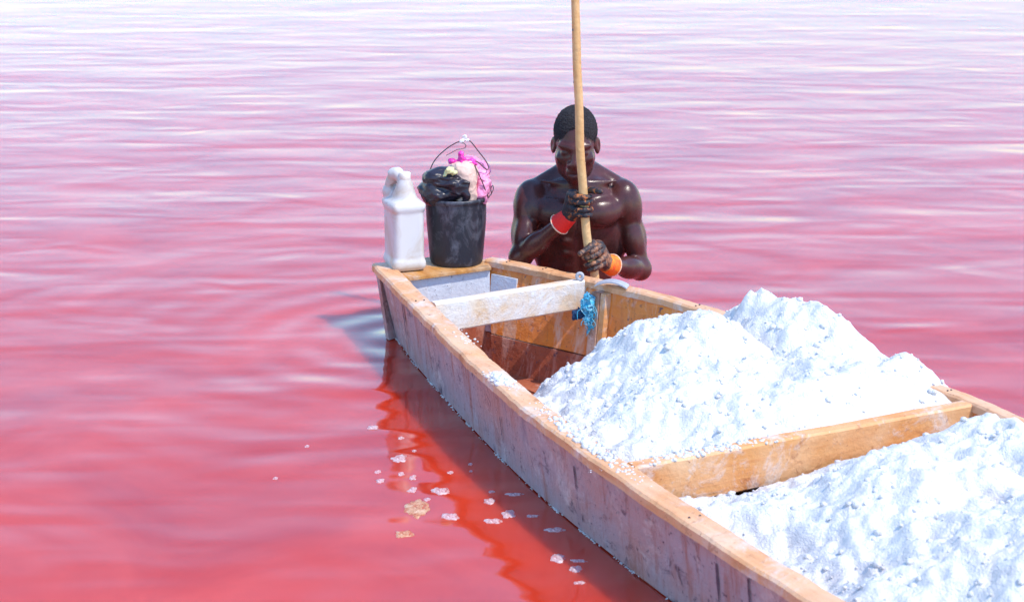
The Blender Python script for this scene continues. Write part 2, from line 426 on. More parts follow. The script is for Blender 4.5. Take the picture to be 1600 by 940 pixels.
def rail(C, Nn, wi, wo, z1, z0, m):
    V, F = [], []
    for i, (p, nn) in enumerate(zip(C, Nn)):
        q3 = Vector((p[0]*7, p[1]*7, 0)); j = .004 * mnoise.noise(q3) + .002 * mnoise.noise(q3*4) + .0022*mnoise.noise(q3*11); jz = .003*mnoise.noise(q3*2 + Vector((5, 0, 0)))
        for t, z in ((-wi+.006, z1), (wo-.007, z1), (wo, z1-.006), (wo+.001, z0), (-wi, z0), (-wi, z1-.006)):
            q = p + nn * (t + j); V.append((q[0], q[1], z + jz))
    n = len(C)
    for i in range(n-1):
        for a in range(6): F.append((i*6+a, i*6+(a+1) % 6, (i+1)*6+(a+1) % 6, (i+1)*6+a))
    F.append(tuple(range(6))); F.append(tuple((n-1)*6+a for a in range(6)))
    return mesh_obj('gunwale_rail', V, F, m, boat)
Lf, Rf = catmull(LC, 44), catmull(RC, 44)
rail(Lf, normals(Lf, -1), .066, .008, .264, .238, M['rail'])
rail(Rf, normals(Rf, 1), .045, .006, .264, .238, M['rail'])
# stern: transom planks on the outside, deck planks on top, painted board inside
def stern_plank(z1, z0, m):
    P = catmull(STERN, 5); c = np.array((-.27, 5.6)); V, F = [], []
    for p in P:
        d = (p - c) / np.linalg.norm(p - c)
        for z, t in ((z1, -.014), (z1, -.04), (z0, -.05), (z0, -.022)):
            q = p + d * t + rake(p, z); V.append((q[0], q[1], z))
    n = len(P)
    for i in range(n-1):
        for a in range(4): F.append((i*4+a, i*4+(a+1) % 4, (i+1)*4+(a+1) % 4, (i+1)*4+a))
    F.append((0, 1, 2, 3)); F.append(tuple((n-1)*4+a for a in range(4)))
    mesh_obj('transom_plank', V, F, m, boat)
stern_plank(.234, .004, M['hull']); stern_plank(0., -.17, M['brown'])
def slab(name, poly, z1, z0, m, ch=.005):
    """bevelled board from a plan polygon"""
    P = np.array(poly, float); c = P.mean(0); n = len(P)
    inn = P + (c - P) / np.linalg.norm(c - P, axis=1)[:, None] * ch
    V = [(x, y, z1) for x, y in inn] + [(x, y, z1 - ch) for x, y in P] + [(x, y, z0) for x, y in P]
    F = [tuple(range(n)), tuple(range(2*n, 3*n))]
    for k in range(2):
        for i in range(n): F.append((k*n+i, k*n+(i+1) % n, (k+1)*n+(i+1) % n, (k+1)*n+i))
    return mesh_obj(name, V, F, m, boat)
DZ = .250
dk_f = [np.array((-.400, 5.865)), np.array((-.075, 6.035))]
mid = [np.array((-.435, 5.985)), np.array((-.085, 6.105))]
slab('deck_plank', [dk_f[0], dk_f[1], mid[1] - (0, .002), mid[0] - (0, .002)], DZ, .236, M['deck'])
slab('deck_plank', [mid[0] + (0, .002), mid[1] + (0, .002), (-.075, 6.118), (-.18, 6.17), (-.30, 6.17), (-.42, 6.115), (-.455, 6.04)], DZ + .001, .236, M['deck'])
slab('stern_rail', [(-.515, 6.02), (-.45, 6.0), (-.435, 6.06), (-.40, 6.10), (-.30, 6.145), (-.18, 6.15), (-.10, 6.115), (-.05, 6.12), (-.17, 6.195), (-.30, 6.195), (-.43, 6.14), (-.50, 6.06)], .262, .2515, M['rail']) if False else None
V, F = box_between((-.395, 5.905, .2345), (-.085, 6.058, .2345), .17, .022, jitter=.002); mesh_obj('stern_board', V, F, M['grey'], boat)
V, F = box_between((-.393, 5.909, .062), (-.087, 6.061, .062), .19, .022, jitter=.002); mesh_obj('stern_board', V, F, M['brown'], boat)
# grey painted patch board beside the stern on the far side
def patch(name, C, Nn, s0, s1, z1, z0, thick, m, gap=.002):
    V, F = [], []; k = 7
    for i in range(k):
        s = s0 + (s1-s0)*i/(k-1); x = s*NP; a = int(x)
        p = curve_at(C, s); nn = Nn[a]
        for z, t in ((z1, 0), (z1, -thick), (z0, -thick), (z0, 0)):
            q = p + nn*(inset(z) - .024 - gap + t); V.append((q[0], q[1], z))
    for i in range(k-1):
        for a in range(4): F.append((i*4+a, i*4+(a+1) % 4, (i+1)*4+(a+1) % 4, (i+1)*4+a))
    F.append((0, 1, 2, 3)); F.append(tuple((k-1)*4+a for a in range(4)))
    return mesh_obj(name, V, F, m, boat)
patch('patch_board', Rc, RN, .08, .34, .215, .12, .010, M['grey'])
patch('rib', Rc, RN, 1.13, 1.205, .237, -.12, .035, M['rib'])
patch('rib', Rc, RN, 1.212, 1.26, .237, -.12, .030, M['thwart_raw'])
for s in (2.3, 3.4, 4.6, 5.8): patch('rib', Rc, RN, s, s+.06, .237, -.12, .03, M['rib'])
for s in (.66, 1.2, 2.3, 3.4, 4.6, 5.8): patch('rib', Lc, LN, s, s+.06, .237, -.12, .03, M['rib'])
# floor planks
for k in range(6):
    t0, t1 = .04 + .92*k/6 + .006, .04 + .92*(k+1)/6 - .006; V, F = [], []; ns = 34
    for i in range(ns):
        s = .12 + 8.4*i/(ns-1); a, b_ = curve_at(Lc, s), curve_at(Rc, s)
        j = .004*mnoise.noise(Vector((k*3.1, s, 0)))
        for t, z in ((t0, -.12), (t1, -.12), (t1, -.142), (t0, -.142)):
            q = a*(1-t) + b_*t; V.append((q[0], q[1], z + j))
    for i in range(ns-1):
        for a in range(4): F.append((i*4+a, i*4+(a+1) % 4, (i+1)*4+(a+1) % 4, (i+1)*4+a))
    F.append((0, 1, 2, 3)); F.append(tuple((ns-1)*4+a for a in range(4)))
    mesh_obj('floor_plank', V, F, M['brown'], boat)
V, F = [], []
for i in range(len(Lc)):
    for C, Nn in ((Lc, LN), (Rc, RN)):
        q = C[i] + Nn[i]*(inset(-.15) - .006); V.append((q[0], q[1], -.15))
F = [(2*i, 2*i+1, 2*i+3, 2*i+2) for i in range(len(Lc)-1)]
mesh_obj('bottom', V, F, M['brown'], boat)
# thwarts: boards on edge between the rails
def thwart(s, h, th, m, z=.262):
    a, b_ = curve_at(Lc, s), curve_at(Rc, s); d = (b_-a)/np.linalg.norm(b_-a)
    a, b_ = a + d*.072, b_ - d*.034
    V, F = box_between((a[0], a[1], z), (b_[0], b_[1], z), h, th, jitter=.0025)
    return mesh_obj('thwart', V, F, m, boat)
thwart(1.0, .105, .038, M['thwart']); thwart(4.0, .125, .045, M['thwart_raw'], .259); thwart(6.6, .12, .045, M['thwart_raw'])
# eyelet on the far rail beside the thwart
p = on(905, 437, .264); c0 = Vector((p.x, p.y, .264))
V, F = tube([c0 + Vector((math.cos(a)*.010 + .002, 0, .012 + math.sin(a)*.011)) for a in np.linspace(-2.2, 5.0, 18)], .0065, 8)
mesh_obj('eyelet', V, F, M['grey_rubber'], boat, True)
# dark drips and paint marks on the near side
def drip(s, z1, z0, wd, m):
    V, F = [], []; k = 9; x = s*NP; a = int(x); T = curve_at(Lc, s+.02) - curve_at(Lc, s-.02); T /= np.linalg.norm(T)
    for i in range(k):
        z = z1 + (z0-z1)*i/(k-1); ww = wd*.5*math.sin(math.pi*min(1, .12 + .88*i/(k-1)))**.6*(1 - .5*i/(k-1))*(1 + .6*mnoise.noise(Vector((s*9, z*60, 0))))
        for e in (-1, 1):
            q = curve_at(Lc, s) + LN[a]*(inset(z) + .0035) + T*ww*e; V.append((q[0], q[1], z))
    F = [(2*i, 2*i+1, 2*i+3, 2*i+2) for i in range(k-1)]
    o = mesh_obj('paint_drip', V, F, m, boat); return o
M['drip'] = simple('dark_drip', (.10, .08, .11), .6, .3, 60)
for s, a, b_, wd in ((.62, .205, .075, .016), (.66, .11, .03, .006), (2.6, .15, .06, .007), (3.62, .19, .12, .010), (4.75, .20, .09, .012), (4.95, .215, .12, .009), (3.66, .06, .035, .006)):
    drip(s, a, b_, wd, M['drip'])

# nail heads along the rails and at the thwart ends
def nails():
    parts = []
    def head(q, z):
        a = [(q[0] + .0027*math.cos(t), q[1] + .0027*math.sin(t)) for t in np.linspace(0, 2*math.pi, 9)[:-1]]
        parts.append(([(x, y, z - .004) for x, y in a] + [(x, y, z + .0016) for x, y in a], [tuple(range(8, 16))] + [(k, (k+1) % 8, 8+(k+1) % 8, 8+k) for k in range(8)]))
    for C, Nn in ((Lf, normals(Lf, -1)), (Rf, normals(Rf, 1))):
        for i in range(9, len(C), 16):
            if random.random() < .62: continue
            for t in (-.014, -.045 if C is Lf else -.03):
                head(C[i] + Nn[i]*(t + random.uniform(-.004, .004)), .2645 + random.uniform(0, .001))
    V, F = join(parts); o = mesh_obj('nails', V, F, M['wire'], boat); o['kind'] = 'stuff'
nails()

# ------------------------------------------------------------------ salt
def ico(r, seed, sub=1):
    bm = bmesh.new(); bmesh.ops.create_icosphere(bm, subdivisions=sub, radius=r)
    V = [v.co * (1 + .38*mnoise.noise(v.co/r*1.3 + Vector((seed*3.7, seed, 0)))) for v in bm.verts]
    F = [tuple(v.index for v in f.verts) for f in bm.faces]; bm.free(); return np.array(V), F
CLODS = [ico(1, k, 1) for k in range(12)]
def clod_mesh(places):
    V, F = [], []; k = 0
    for i, (p, r) in enumerate(places):
        v, f = CLODS[i % 12]; a = random.uniform(0, 6.28); R = np.array([[math.cos(a), -math.sin(a), 0], [math.sin(a), math.cos(a), 0], [0, 0, .75]])
        V.append(v @ R.T * r + np.array(p)); F += [tuple(q+k for q in g) for g in f]; k += len(v)
    return np.concatenate(V), F
def fbm(x, y, sc, seed, oc=4):
    return mnoise.fractal(Vector((x*sc, y*sc, seed)), .9, 2.1, oc)
def hsum(x, y, bumps):
    """smooth maximum of soft cones (cx, cy, peak, softness, slope)"""
    s = 0; k = 38
    for cx, cy, zp, so, sl in bumps:
        r = math.hypot(x-cx, y-cy); z = zp - sl*(math.sqrt(r*r + so*so) - so); s += math.exp(k*(z))
    return math.log(s)/k
def heap(label, bumps, s0, s1, t0, t1, n_s, n_t, seed, nclod, origin, ez, sl3=.9):
    V, F = [], []; pts = []
    def height(x, y):
        h = hsum(x, y, bumps)
        h += .034*fbm(x, y, 5, seed) + .024*fbm(x, y, 11, seed+3) + .006*fbm(x, y, 40, seed+5)
        cell = mnoise.voronoi(Vector((x*21, y*21, seed)))[0]
        h += .010*(.42 - min(cell[0], .7))
        cell = mnoise.voronoi(Vector((x*55, y*55, seed+9)))[0]
        h += .003*(.45 - cell[0])
        h -= .075*max(0, fbm(x, y, 8.5, seed+7, 3) - .42)
        return h
    for i in range(n_s):
        s = s0 + (s1-s0)*i/(n_s-1); a, b_ = curve_at(Lc, s), curve_at(Rc, s); wdt = np.linalg.norm(b_-a)
        ta, tb = (.072/wdt if t0 <= 0 else t0), (1 - .05/wdt if t1 == 1 else t1)
        for j in range(n_t):
            q = a + (b_-a)*(ta + (tb-ta)*j/(n_t-1)); z = height(q[0], q[1])
            e = min(ez[0] + .9*(s-s0)*.55, ez[1] + .8*(s1-s)*.55, ez[2] + .75*wdt*(tb-ta)*j/(n_t-1), ez[3] + sl3*wdt*(tb-ta)*(1-j/(n_t-1)))
            e += .012*fbm(q[0], q[1], 12, seed+2); dd = max(0, .05 - abs(z-e))/.05; z = min(z, e) - dd*dd*.0125
            V.append((q[0], q[1], max(z, -.135)))
    for i in range(n_s-1):
        for j in range(n_t-1):
            q = (i*n_t+j, i*n_t+j+1, (i+1)*n_t+j+1, (i+1)*n_t+j)
            if max(V[k][2] for k in q) > -.13: F.append(q)
    root = tag(empty('salt_heap', origin), label, 'salt', 'salt heaps carried in the boat')
    mesh_obj('salt_mound', V, F, M['salt'], root, True)
    cand = [v for v in V if v[2] > -.11]; places = []
    for _ in range(nclod):
        x, y, z = random.choice(cand); r = random.choice((.0025, .003, .003, .004, .004, .005, .006, .010))*random.uniform(.7, 1.25)
        places.append(((x + random.uniform(-.004, .004), y + random.uniform(-.004, .004), z + r*.1), r))
    v, f = clod_mesh(places); o = mesh_obj('salt_lumps', v, f, M['salt'], root, True); o['kind'] = 'stuff'
    return root
heap('large white salt heap filling the middle of the boat behind the raw thwart',
     [(.545, 4.95, .395, .2, .95), (.58, 4.58, .33, .2, .6), (.32, 4.42, .25, .12, .6), (.90, 4.66, .34, .18, .6), (.75, 4.36, .285, .15, .5), (1.12, 4.58, .33, .2, .5), (.98, 4.45, .31, .1, .5), (.14, 4.72, .16, .15, .5), (.36, 5.02, .22, .12, .85)],
     1.3, 3.968, 0, 1, 250, 170, 1.7, 1100, (.6, 4.8, -.12), (9, .25, .25, .24))
heap('grey-flecked salt heap spilling over the far rail behind the largest heap',
     [(.79, 5.18, .40, .06, 1.1), (.93, 5.0, .43, .12, 1.0), (.70, 5.31, .31, .03, 1.0), (1.16, 4.66, .38, .1, 1.0)],
     1.9, 3.9, .66, 1.012, 150, 80, 5.3, 350, (.95, 5.0, .2), (.1, .2, .28, .262), 2.0)
heap('salt heap in the bow end of the boat in front of the raw thwart',
     [(1.0, 3.85, .33, .2, .6), (.62, 3.86, .20, .15, .5), (1.25, 3.4, .42, .2, .6), (.9, 3.35, .24, .2, .4), (1.3, 4.15, .34, .2, .6), (.42, 3.88, .19, .1, .5), (.37, 3.97, .19, .08, .5)],
     4.08, 6.5, 0, 1, 220, 170, 9.1, 900, (1.1, 3.6, -.12), (.17, .2, .24, .24))
# salt spilled on the rails and thwarts
def spill(label, centre, n, spread, rmax, d=(1, 0)):
    pl = []; d = np.array(d)/np.linalg.norm(d); e = np.array((-d[1], d[0]))
    for _ in range(n):
        a, b_ = random.gauss(0, spread), max(-.026, min(.026, random.gauss(0, .014))); r = rmax*random.uniform(.25, 1)*math.exp(-(a/spread)**2*.3)
        q = np.array(centre[:2]) + d*a + e*b_; pl.append(((q[0], q[1], centre[2] + r*.35), r))
    v, f = clod_mesh(pl); o = mesh_obj('spilled_salt', v, f, M['salt'], None, True, origin=(centre[0], centre[1], centre[2])); tag(o, label, 'salt', None, 'stuff')
ra = on(778, 594, .264); spill('small clump of salt on the near rail left of the largest heap', (ra.x+.01, ra.y, .262), 120, .05, .013, (.38, -.92))
rb = on(915, 688, .264); spill('long smear of salt lying on the near rail beside the largest heap', (rb.x, rb.y, .262), 420, .16, .011, (.4, -.9))
rc = on(725, 527, .264); spill('scatter of salt crumbs on the near rail beside the white thwart', (rc.x, rc.y, .262), 50, .07, .006, (.36, -.93))
rd = on(1110, 700, .262); spill('line of salt crumbs along the top of the raw thwart', (rd.x, rd.y+.005, .255), 260, .16, .010, (.9, .44))
# crust of crystals along the waterline
pl = []
for _ in range(2600):
    s = random.uniform(0.02, 6.5); q = curve_at(Lc, s) + LN[int(s*NP)]*(inset(0) + random.uniform(-.001, .004)) + rake(curve_at(Lc, s), 0); r = random.uniform(.001, .003)*(1.6 if random.random() < .12 else 1)
    if mnoise.noise(Vector((s*5, 0, 3))) + .6*mnoise.noise(Vector((s*17, 0, 8))) < random.uniform(-.15, .5): continue
    pl.append(((q[0], q[1], random.uniform(-.003, .004)), r))
v, f = clod_mesh(pl); o = mesh_obj('salt_crust', v, f, M['salt'], boat, True); o['kind'] = 'stuff'

# ------------------------------------------------------------------ things on the stern
# jerrycan
def jerrycan():
    base = on(643, 424, .252); yaw = math.radians(20)
    fwd = Vector((math.sin(yaw), -math.cos(yaw), 0)); Rm = frame(fwd); Rn = Rm            # right, forward(front), up
    hw, hd = .057, .075
    C = Vector((base.x, base.y, .2525)) - fwd*(hd-.004) + Vector((-.004, 0, 0))
    L = lambda r, f, u: np.array(C) + Rn @ np.array((r, f, u))
    root = tag(empty('jerrycan', C), 'milky white plastic jerrycan standing on the stern deck', 'jerrycan')
    S = SDF(L(0, 0, 0) - np.array((.13, .13, .02)), L(0, 0, 0) + np.array((.13, .13, .42)), .003)
    S.rbox(L(0, 0, .120), (hw, hd, .120), .024, Rn, .004)
    S.rbox(L(0, 0, .022), (hw+.004, hd+.004, .020), .018, Rn, .012)
    S.rbox(L(0, 0, .232), (hw+.004, hd+.004, .016), .014, Rn, .012)
    S.cap(L(.0, .020, .235), L(0, .022, .325), .050, .020, .018)
    S.cap(L(.0, -.02, .235), L(0, .015, .30), .050, .022, .02)
    hp = [(.002, .014, .318), (.016, -.016, .340), (.024, -.030, .336), (.030, -.044, .306), (.036, -.054, .275), (.036, -.054, .245)]
    for a, b_ in zip(hp, hp[1:]): S.cap(L(*a), L(*b_), .0205, .0205, .008)
    S.ell(L(.036, -.052, .268), (.024, .024, .022), Rn, .012)
    S.ell(L(.022, -.026, .292), (.030, .012, .009), frame(Rn @ np.array((-.5, .8, 0))), .008, True)             # dent under the handle
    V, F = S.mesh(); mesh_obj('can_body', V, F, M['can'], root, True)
    V, F = tube([L(0, .022, z) for z in (.318, .322, .347, .350)], [.018, .0205, .0205, .018], 24); mesh_obj('cap', V, F, M['cap'], root, True, sharp=40)
jerrycan()
# bucket
BC = on(712, 418, .252); BC = Vector((BC.x, BC.y + .093, .2525)); BH = .245
def lathe(prof, c, n=48):
    V, F = [], []
    for r, z in prof:
        for k in range(n):
            a = 2*math.pi*k/n; V.append((c.x + r*math.cos(a), c.y + r*math.sin(a), c.z + z))
    m = len(prof)
    for i in range(m-1):
        for k in range(n): F.append((i*n+k, i*n+(k+1) % n, (i+1)*n+(k+1) % n, (i+1)*n+k))
    return V, F
bucket = tag(empty('bucket', BC), 'scuffed black plastic bucket holding bags on the stern deck', 'bucket')
prof = [(.001, .008), (.086, .008), (.090, 0), (.095, .001), (.0975, .008), (.099, .02), (.107, .15), (.112, BH-.012), (.108, BH-.012), (.103, .15), (.094, .02), (.085, .014), (.001, .014)]
V, F = lathe(prof, BC)
V = [(x + .002*math.sin(z*30 + x*40), y, z) for x, y, z in V]
mesh_obj('bucket_body', V, F, M['bucket'], bucket, True, sharp=45)
V, F = lathe([(.110, BH-.018), (.1165, BH-.014), (.118, BH-.004), (.115, BH+.002), (.108, BH), (.107, BH-.014), (.110, BH-.018)], BC); mesh_obj('rim', V, F, M['bucket'], bucket, True)
YB = BC.y
wp = [(667, 308, 0), (669, 285, 0), (673, 263, 0), (682, 247, 0), (697, 233, 0), (711, 224, 0), (719, 221, 0), (726, 219.5, 0), (735, 221, 0), (748, 237, 0), (758, 250, 0), (763, 260, 0), (762, 265, -.01), (756, 262, -.02), (750, 256, -.03), (744, 252, -.04), (741, 256, -.05), (747, 270, -.06), (755, 288, -.06), (760, 302, -.05), (763, 309, -.03)]
pth = catmull([at(x, y, YB + d) for x, y, d in wp], 4)
V, F = tube(pth, .0021, 7); bail = mesh_obj('handle', V, F, M['wire'], bucket, True)
pth = catmull([at(x, y, YB - .01) for x, y in ((722, 222), (728, 227), (725, 232), (714, 234), (703, 240), (697, 243))], 4)
V, F = tube(pth, .0013, 6); mesh_obj('loose_wire', V, F, M['wire'], bail, True)
pth = catmull([at(x, y, YB - .04) for x, y in ((763, 309), (768, 302), (771, 295), (770, 290), (767, 294), (768, 303))], 4)
V, F = tube(pth, .0016, 6); mesh_obj('loose_wire', V, F, M['wire'], bail, True)
S = SDF(np.array(at(724, 217, YB)) - .03, np.array(at(724, 217, YB)) + .03, .0022)
S.ell(at(722, 221, YB), (.010, .009, .008), k=.004).ell(at(726, 215, YB), (.008, .006, .010), k=.006).ell(at(731, 219, YB), (.007, .006, .005), k=.004)
V, F = S.mesh(); mesh_obj('grip_tape', crumple(V, .0025, 90, 3), F, M['tape'], bail, True)

# bags in the bucket
def blob(name, prims, h, amp, sc, seed, m, label=None, cat=None, fine=0, parent=None, st=(1, 1, 1)):
    lo = np.min([np.array(p[0]) - max(p[1]) for p in prims], 0) - .03; hi = np.max([np.array(p[0]) + max(p[1]) for p in prims], 0) + .03
    S = SDF(lo, hi, h)
    for c, r, d, k in prims: S.ell(c, r, axis_frame(d) if d is not None else None, k)
    V, F = S.mesh(); V = crumple(V, amp, sc, seed, True, st)
    if fine: V = crumple(V, fine, sc*2.7, seed+4, True, st)
    o = mesh_obj(name, V, F, m, parent, True, origin=np.array(V).mean(0) if parent is None else None)
    if label: tag(o, label, cat)
    return o
A = lambda x, y, d=0: np.array(at(x, y, YB + d))
blob('black_plastic_bag', [(A(690, 300, -.02), (.085, .085, .045), None, .03), (A(683, 280, -.06), (.050, .05, .036), None, .02), (A(704, 283, -.075), (.045, .035, .030), None, .015),
     (A(674, 297, -.05), (.035, .055, .030), None, .02), (A(716, 297, -.088), (.040, .024, .020), (.8, 0, -.5), .015), (A(694, 272, -.05), (.040, .04, .020), None, .015), (A(728, 303, -.09), (.040, .018, .012), (1, 0, -.25), .015)],
     .003, .010, 11, 2, M['black_bag'], 'crumpled black plastic bag hanging over the bucket rim', 'plastic bag', .0022, st=(.8, .8, 2.4))
blob('cream_sack', [(A(726, 290, -.05), (.046, .04, .078), (-.05, 0, 1), .02), (A(719, 268, -.045), (.042, .035, .035), None, .02), (A(734, 268, -.045), (.028, .034, .040), None, .02)],
     .003, .005, 22, 5, M['cream'], 'pale cream cloth sack sticking out of the bucket', 'sack', .0015)
blob('pink_plastic_bag', [(A(742, 290, .03), (.055, .05, .075), (.1, 0, 1), .02), (A(752, 296, -.02), (.030, .04, .060), (.25, 0, 1), .02), (A(733, 262, .03), (.055, .04, .040), None, .02), (A(752, 273, .02), (.030, .03, .045), (.2, 0, 1), .02)],
     .003, .010, 24, 8, M['pink_bag'], 'bright pink plastic bag bulging from the right of the bucket', 'plastic bag', .003)
blob('magenta_cloth', [(A(722, 250, -.03), (.034, .024, .012), (1, 0, .15), .012), (A(736, 254, -.04), (.020, .02, .014), None, .012), (A(709, 252, -.03), (.020, .016, .008), None, .01)],
     .0025, .006, 45, 11, M['magenta'], 'magenta plastic ruffle lying over the top of the cream sack', 'plastic', .002)
blob('yellow_scrap', [(A(703, 266, -.10), (.014, .010, .010), None, .006), (A(697, 271, -.10), (.016, .007, .006), (1, 0, -.6), .006), (A(709, 270, -.095), (.012, .008, .008), None, .006)],
     .002, .005, 70, 14, M['yellow_rag'], 'small pale yellow scrap knotted on the black bag', 'scrap')

# blue rag on the far end of the thwart, and a grey strip over the rail
def rag():
    Y = 5.725
    prims = [(np.array(at(918, 478, Y)), (.023, .018, .034), None, .01), (np.array(at(921, 466, Y)), (.014, .014, .022), None, .01), (np.array(at(919, 494, Y)), (.013, .012, .024), None, .01), (np.array(at(921, 508, Y)), (.007, .007, .026), None, .008), (np.array(at(927, 486, Y+.005)), (.007, .008, .026), None, .008)]
    o = blob('blue_rag', prims, .0025, .008, 60, 21, M['blue'], 'frayed blue net rag tied to the far end of the white thwart', 'rag', .003)
    n = blob('dark_fold', [(np.array(at(905, 489, Y+.01)), (.022, .014, .016), None, .01), (np.array(at(899, 493, Y+.01)), (.012, .01, .014), None, .01)], .0025, .007, 60, 25, M['navy'], parent=o)
    parts = []
    for k in range(14):
        x0, y0 = random.uniform(908, 928), random.uniform(470, 500)
        parts.append(tube(catmull([at(x0 + random.uniform(-4, 4)*q, y0 + q*random.uniform(5, 9), Y - .012 + random.uniform(-.006, .006)) for q in range(4)], 3), .0014, 5))
    V, F = join(parts); s = mesh_obj('frayed_strands', V, F, M['blue'], o, True); s['kind'] = 'stuff'
rag()
a0 = on(931, 446, .262); b0 = on(981, 450, .262)
V, F = [], []
for i in range(21):
    t = i/20; p = a0.lerp(b0, t); z = .264 + .017*math.sin(math.pi*t)**.8
    d = Vector((-(b0-a0).y, (b0-a0).x, 0)).normalized()
    for e, dz in ((-.022, 0), (.022, 0), (.022, .005), (-.022, .005)):
        V.append(Vector((p.x, p.y - .004, z + dz)) + d*e)
for i in range(20):
    for k in range(4): F.append((i*4+k, i*4+(k+1) % 4, (i+1)*4+(k+1) % 4, (i+1)*4+k))
F += [(0, 1, 2, 3), (80, 81, 82, 83)]
tag(mesh_obj('rubber_strip', V, F, M['grey_rubber'], None, True, origin=((a0+b0)/2), sharp=50), 'pale grey rubber strip arched over the far rail by the blue rag', 'strip')

# ------------------------------------------------------------------ pole
PY = 5.93
pp = [at(936, 600, PY), at(930, 445, PY), at(924, 405, PY), at(918, 380, PY), at(911, 300, PY), at(906, 200, PY), at(901.5, 100, PY), at(899, 0, PY+.01), at(899, -140, PY+.02), at(902, -300, PY+.03)]
d0 = (pp[1] - pp[0]).normalized(); foot = pp[0] + d0 * ((-.945 - pp[0].z) / d0.z)
PPATH = catmull([foot] + pp, 10)
rad = [.0155 + .0012*mnoise.noise(Vector((0, 0, p[2]*9))) - .002*max(0, p[2]-.6) for p in PPATH]
V, F = tube([Vector(p) + Vector((.004*mnoise.noise(Vector((3, 1, p[2]*5))), 0, 0)) for p in PPATH], rad, 14)
pole = tag(mesh_obj('wooden_pole', V, F, M['pole'], None, True, origin=foot), 'long pale wooden pole held upright by the man', 'pole')
kn = []
for x, y in ((896.5, 46), (898, 127), (900, 30)):
    c = at(x, y, PY + .01) + Vector((.0, -.0135, 0)); v, f = ico(.0055, x % 7, 2); kn.append((v*np.array((1, .5, 1.2)) + np.array(c), f))
for v, f in kn: mesh_obj('knot', v, f, M['drip'], pole, True)

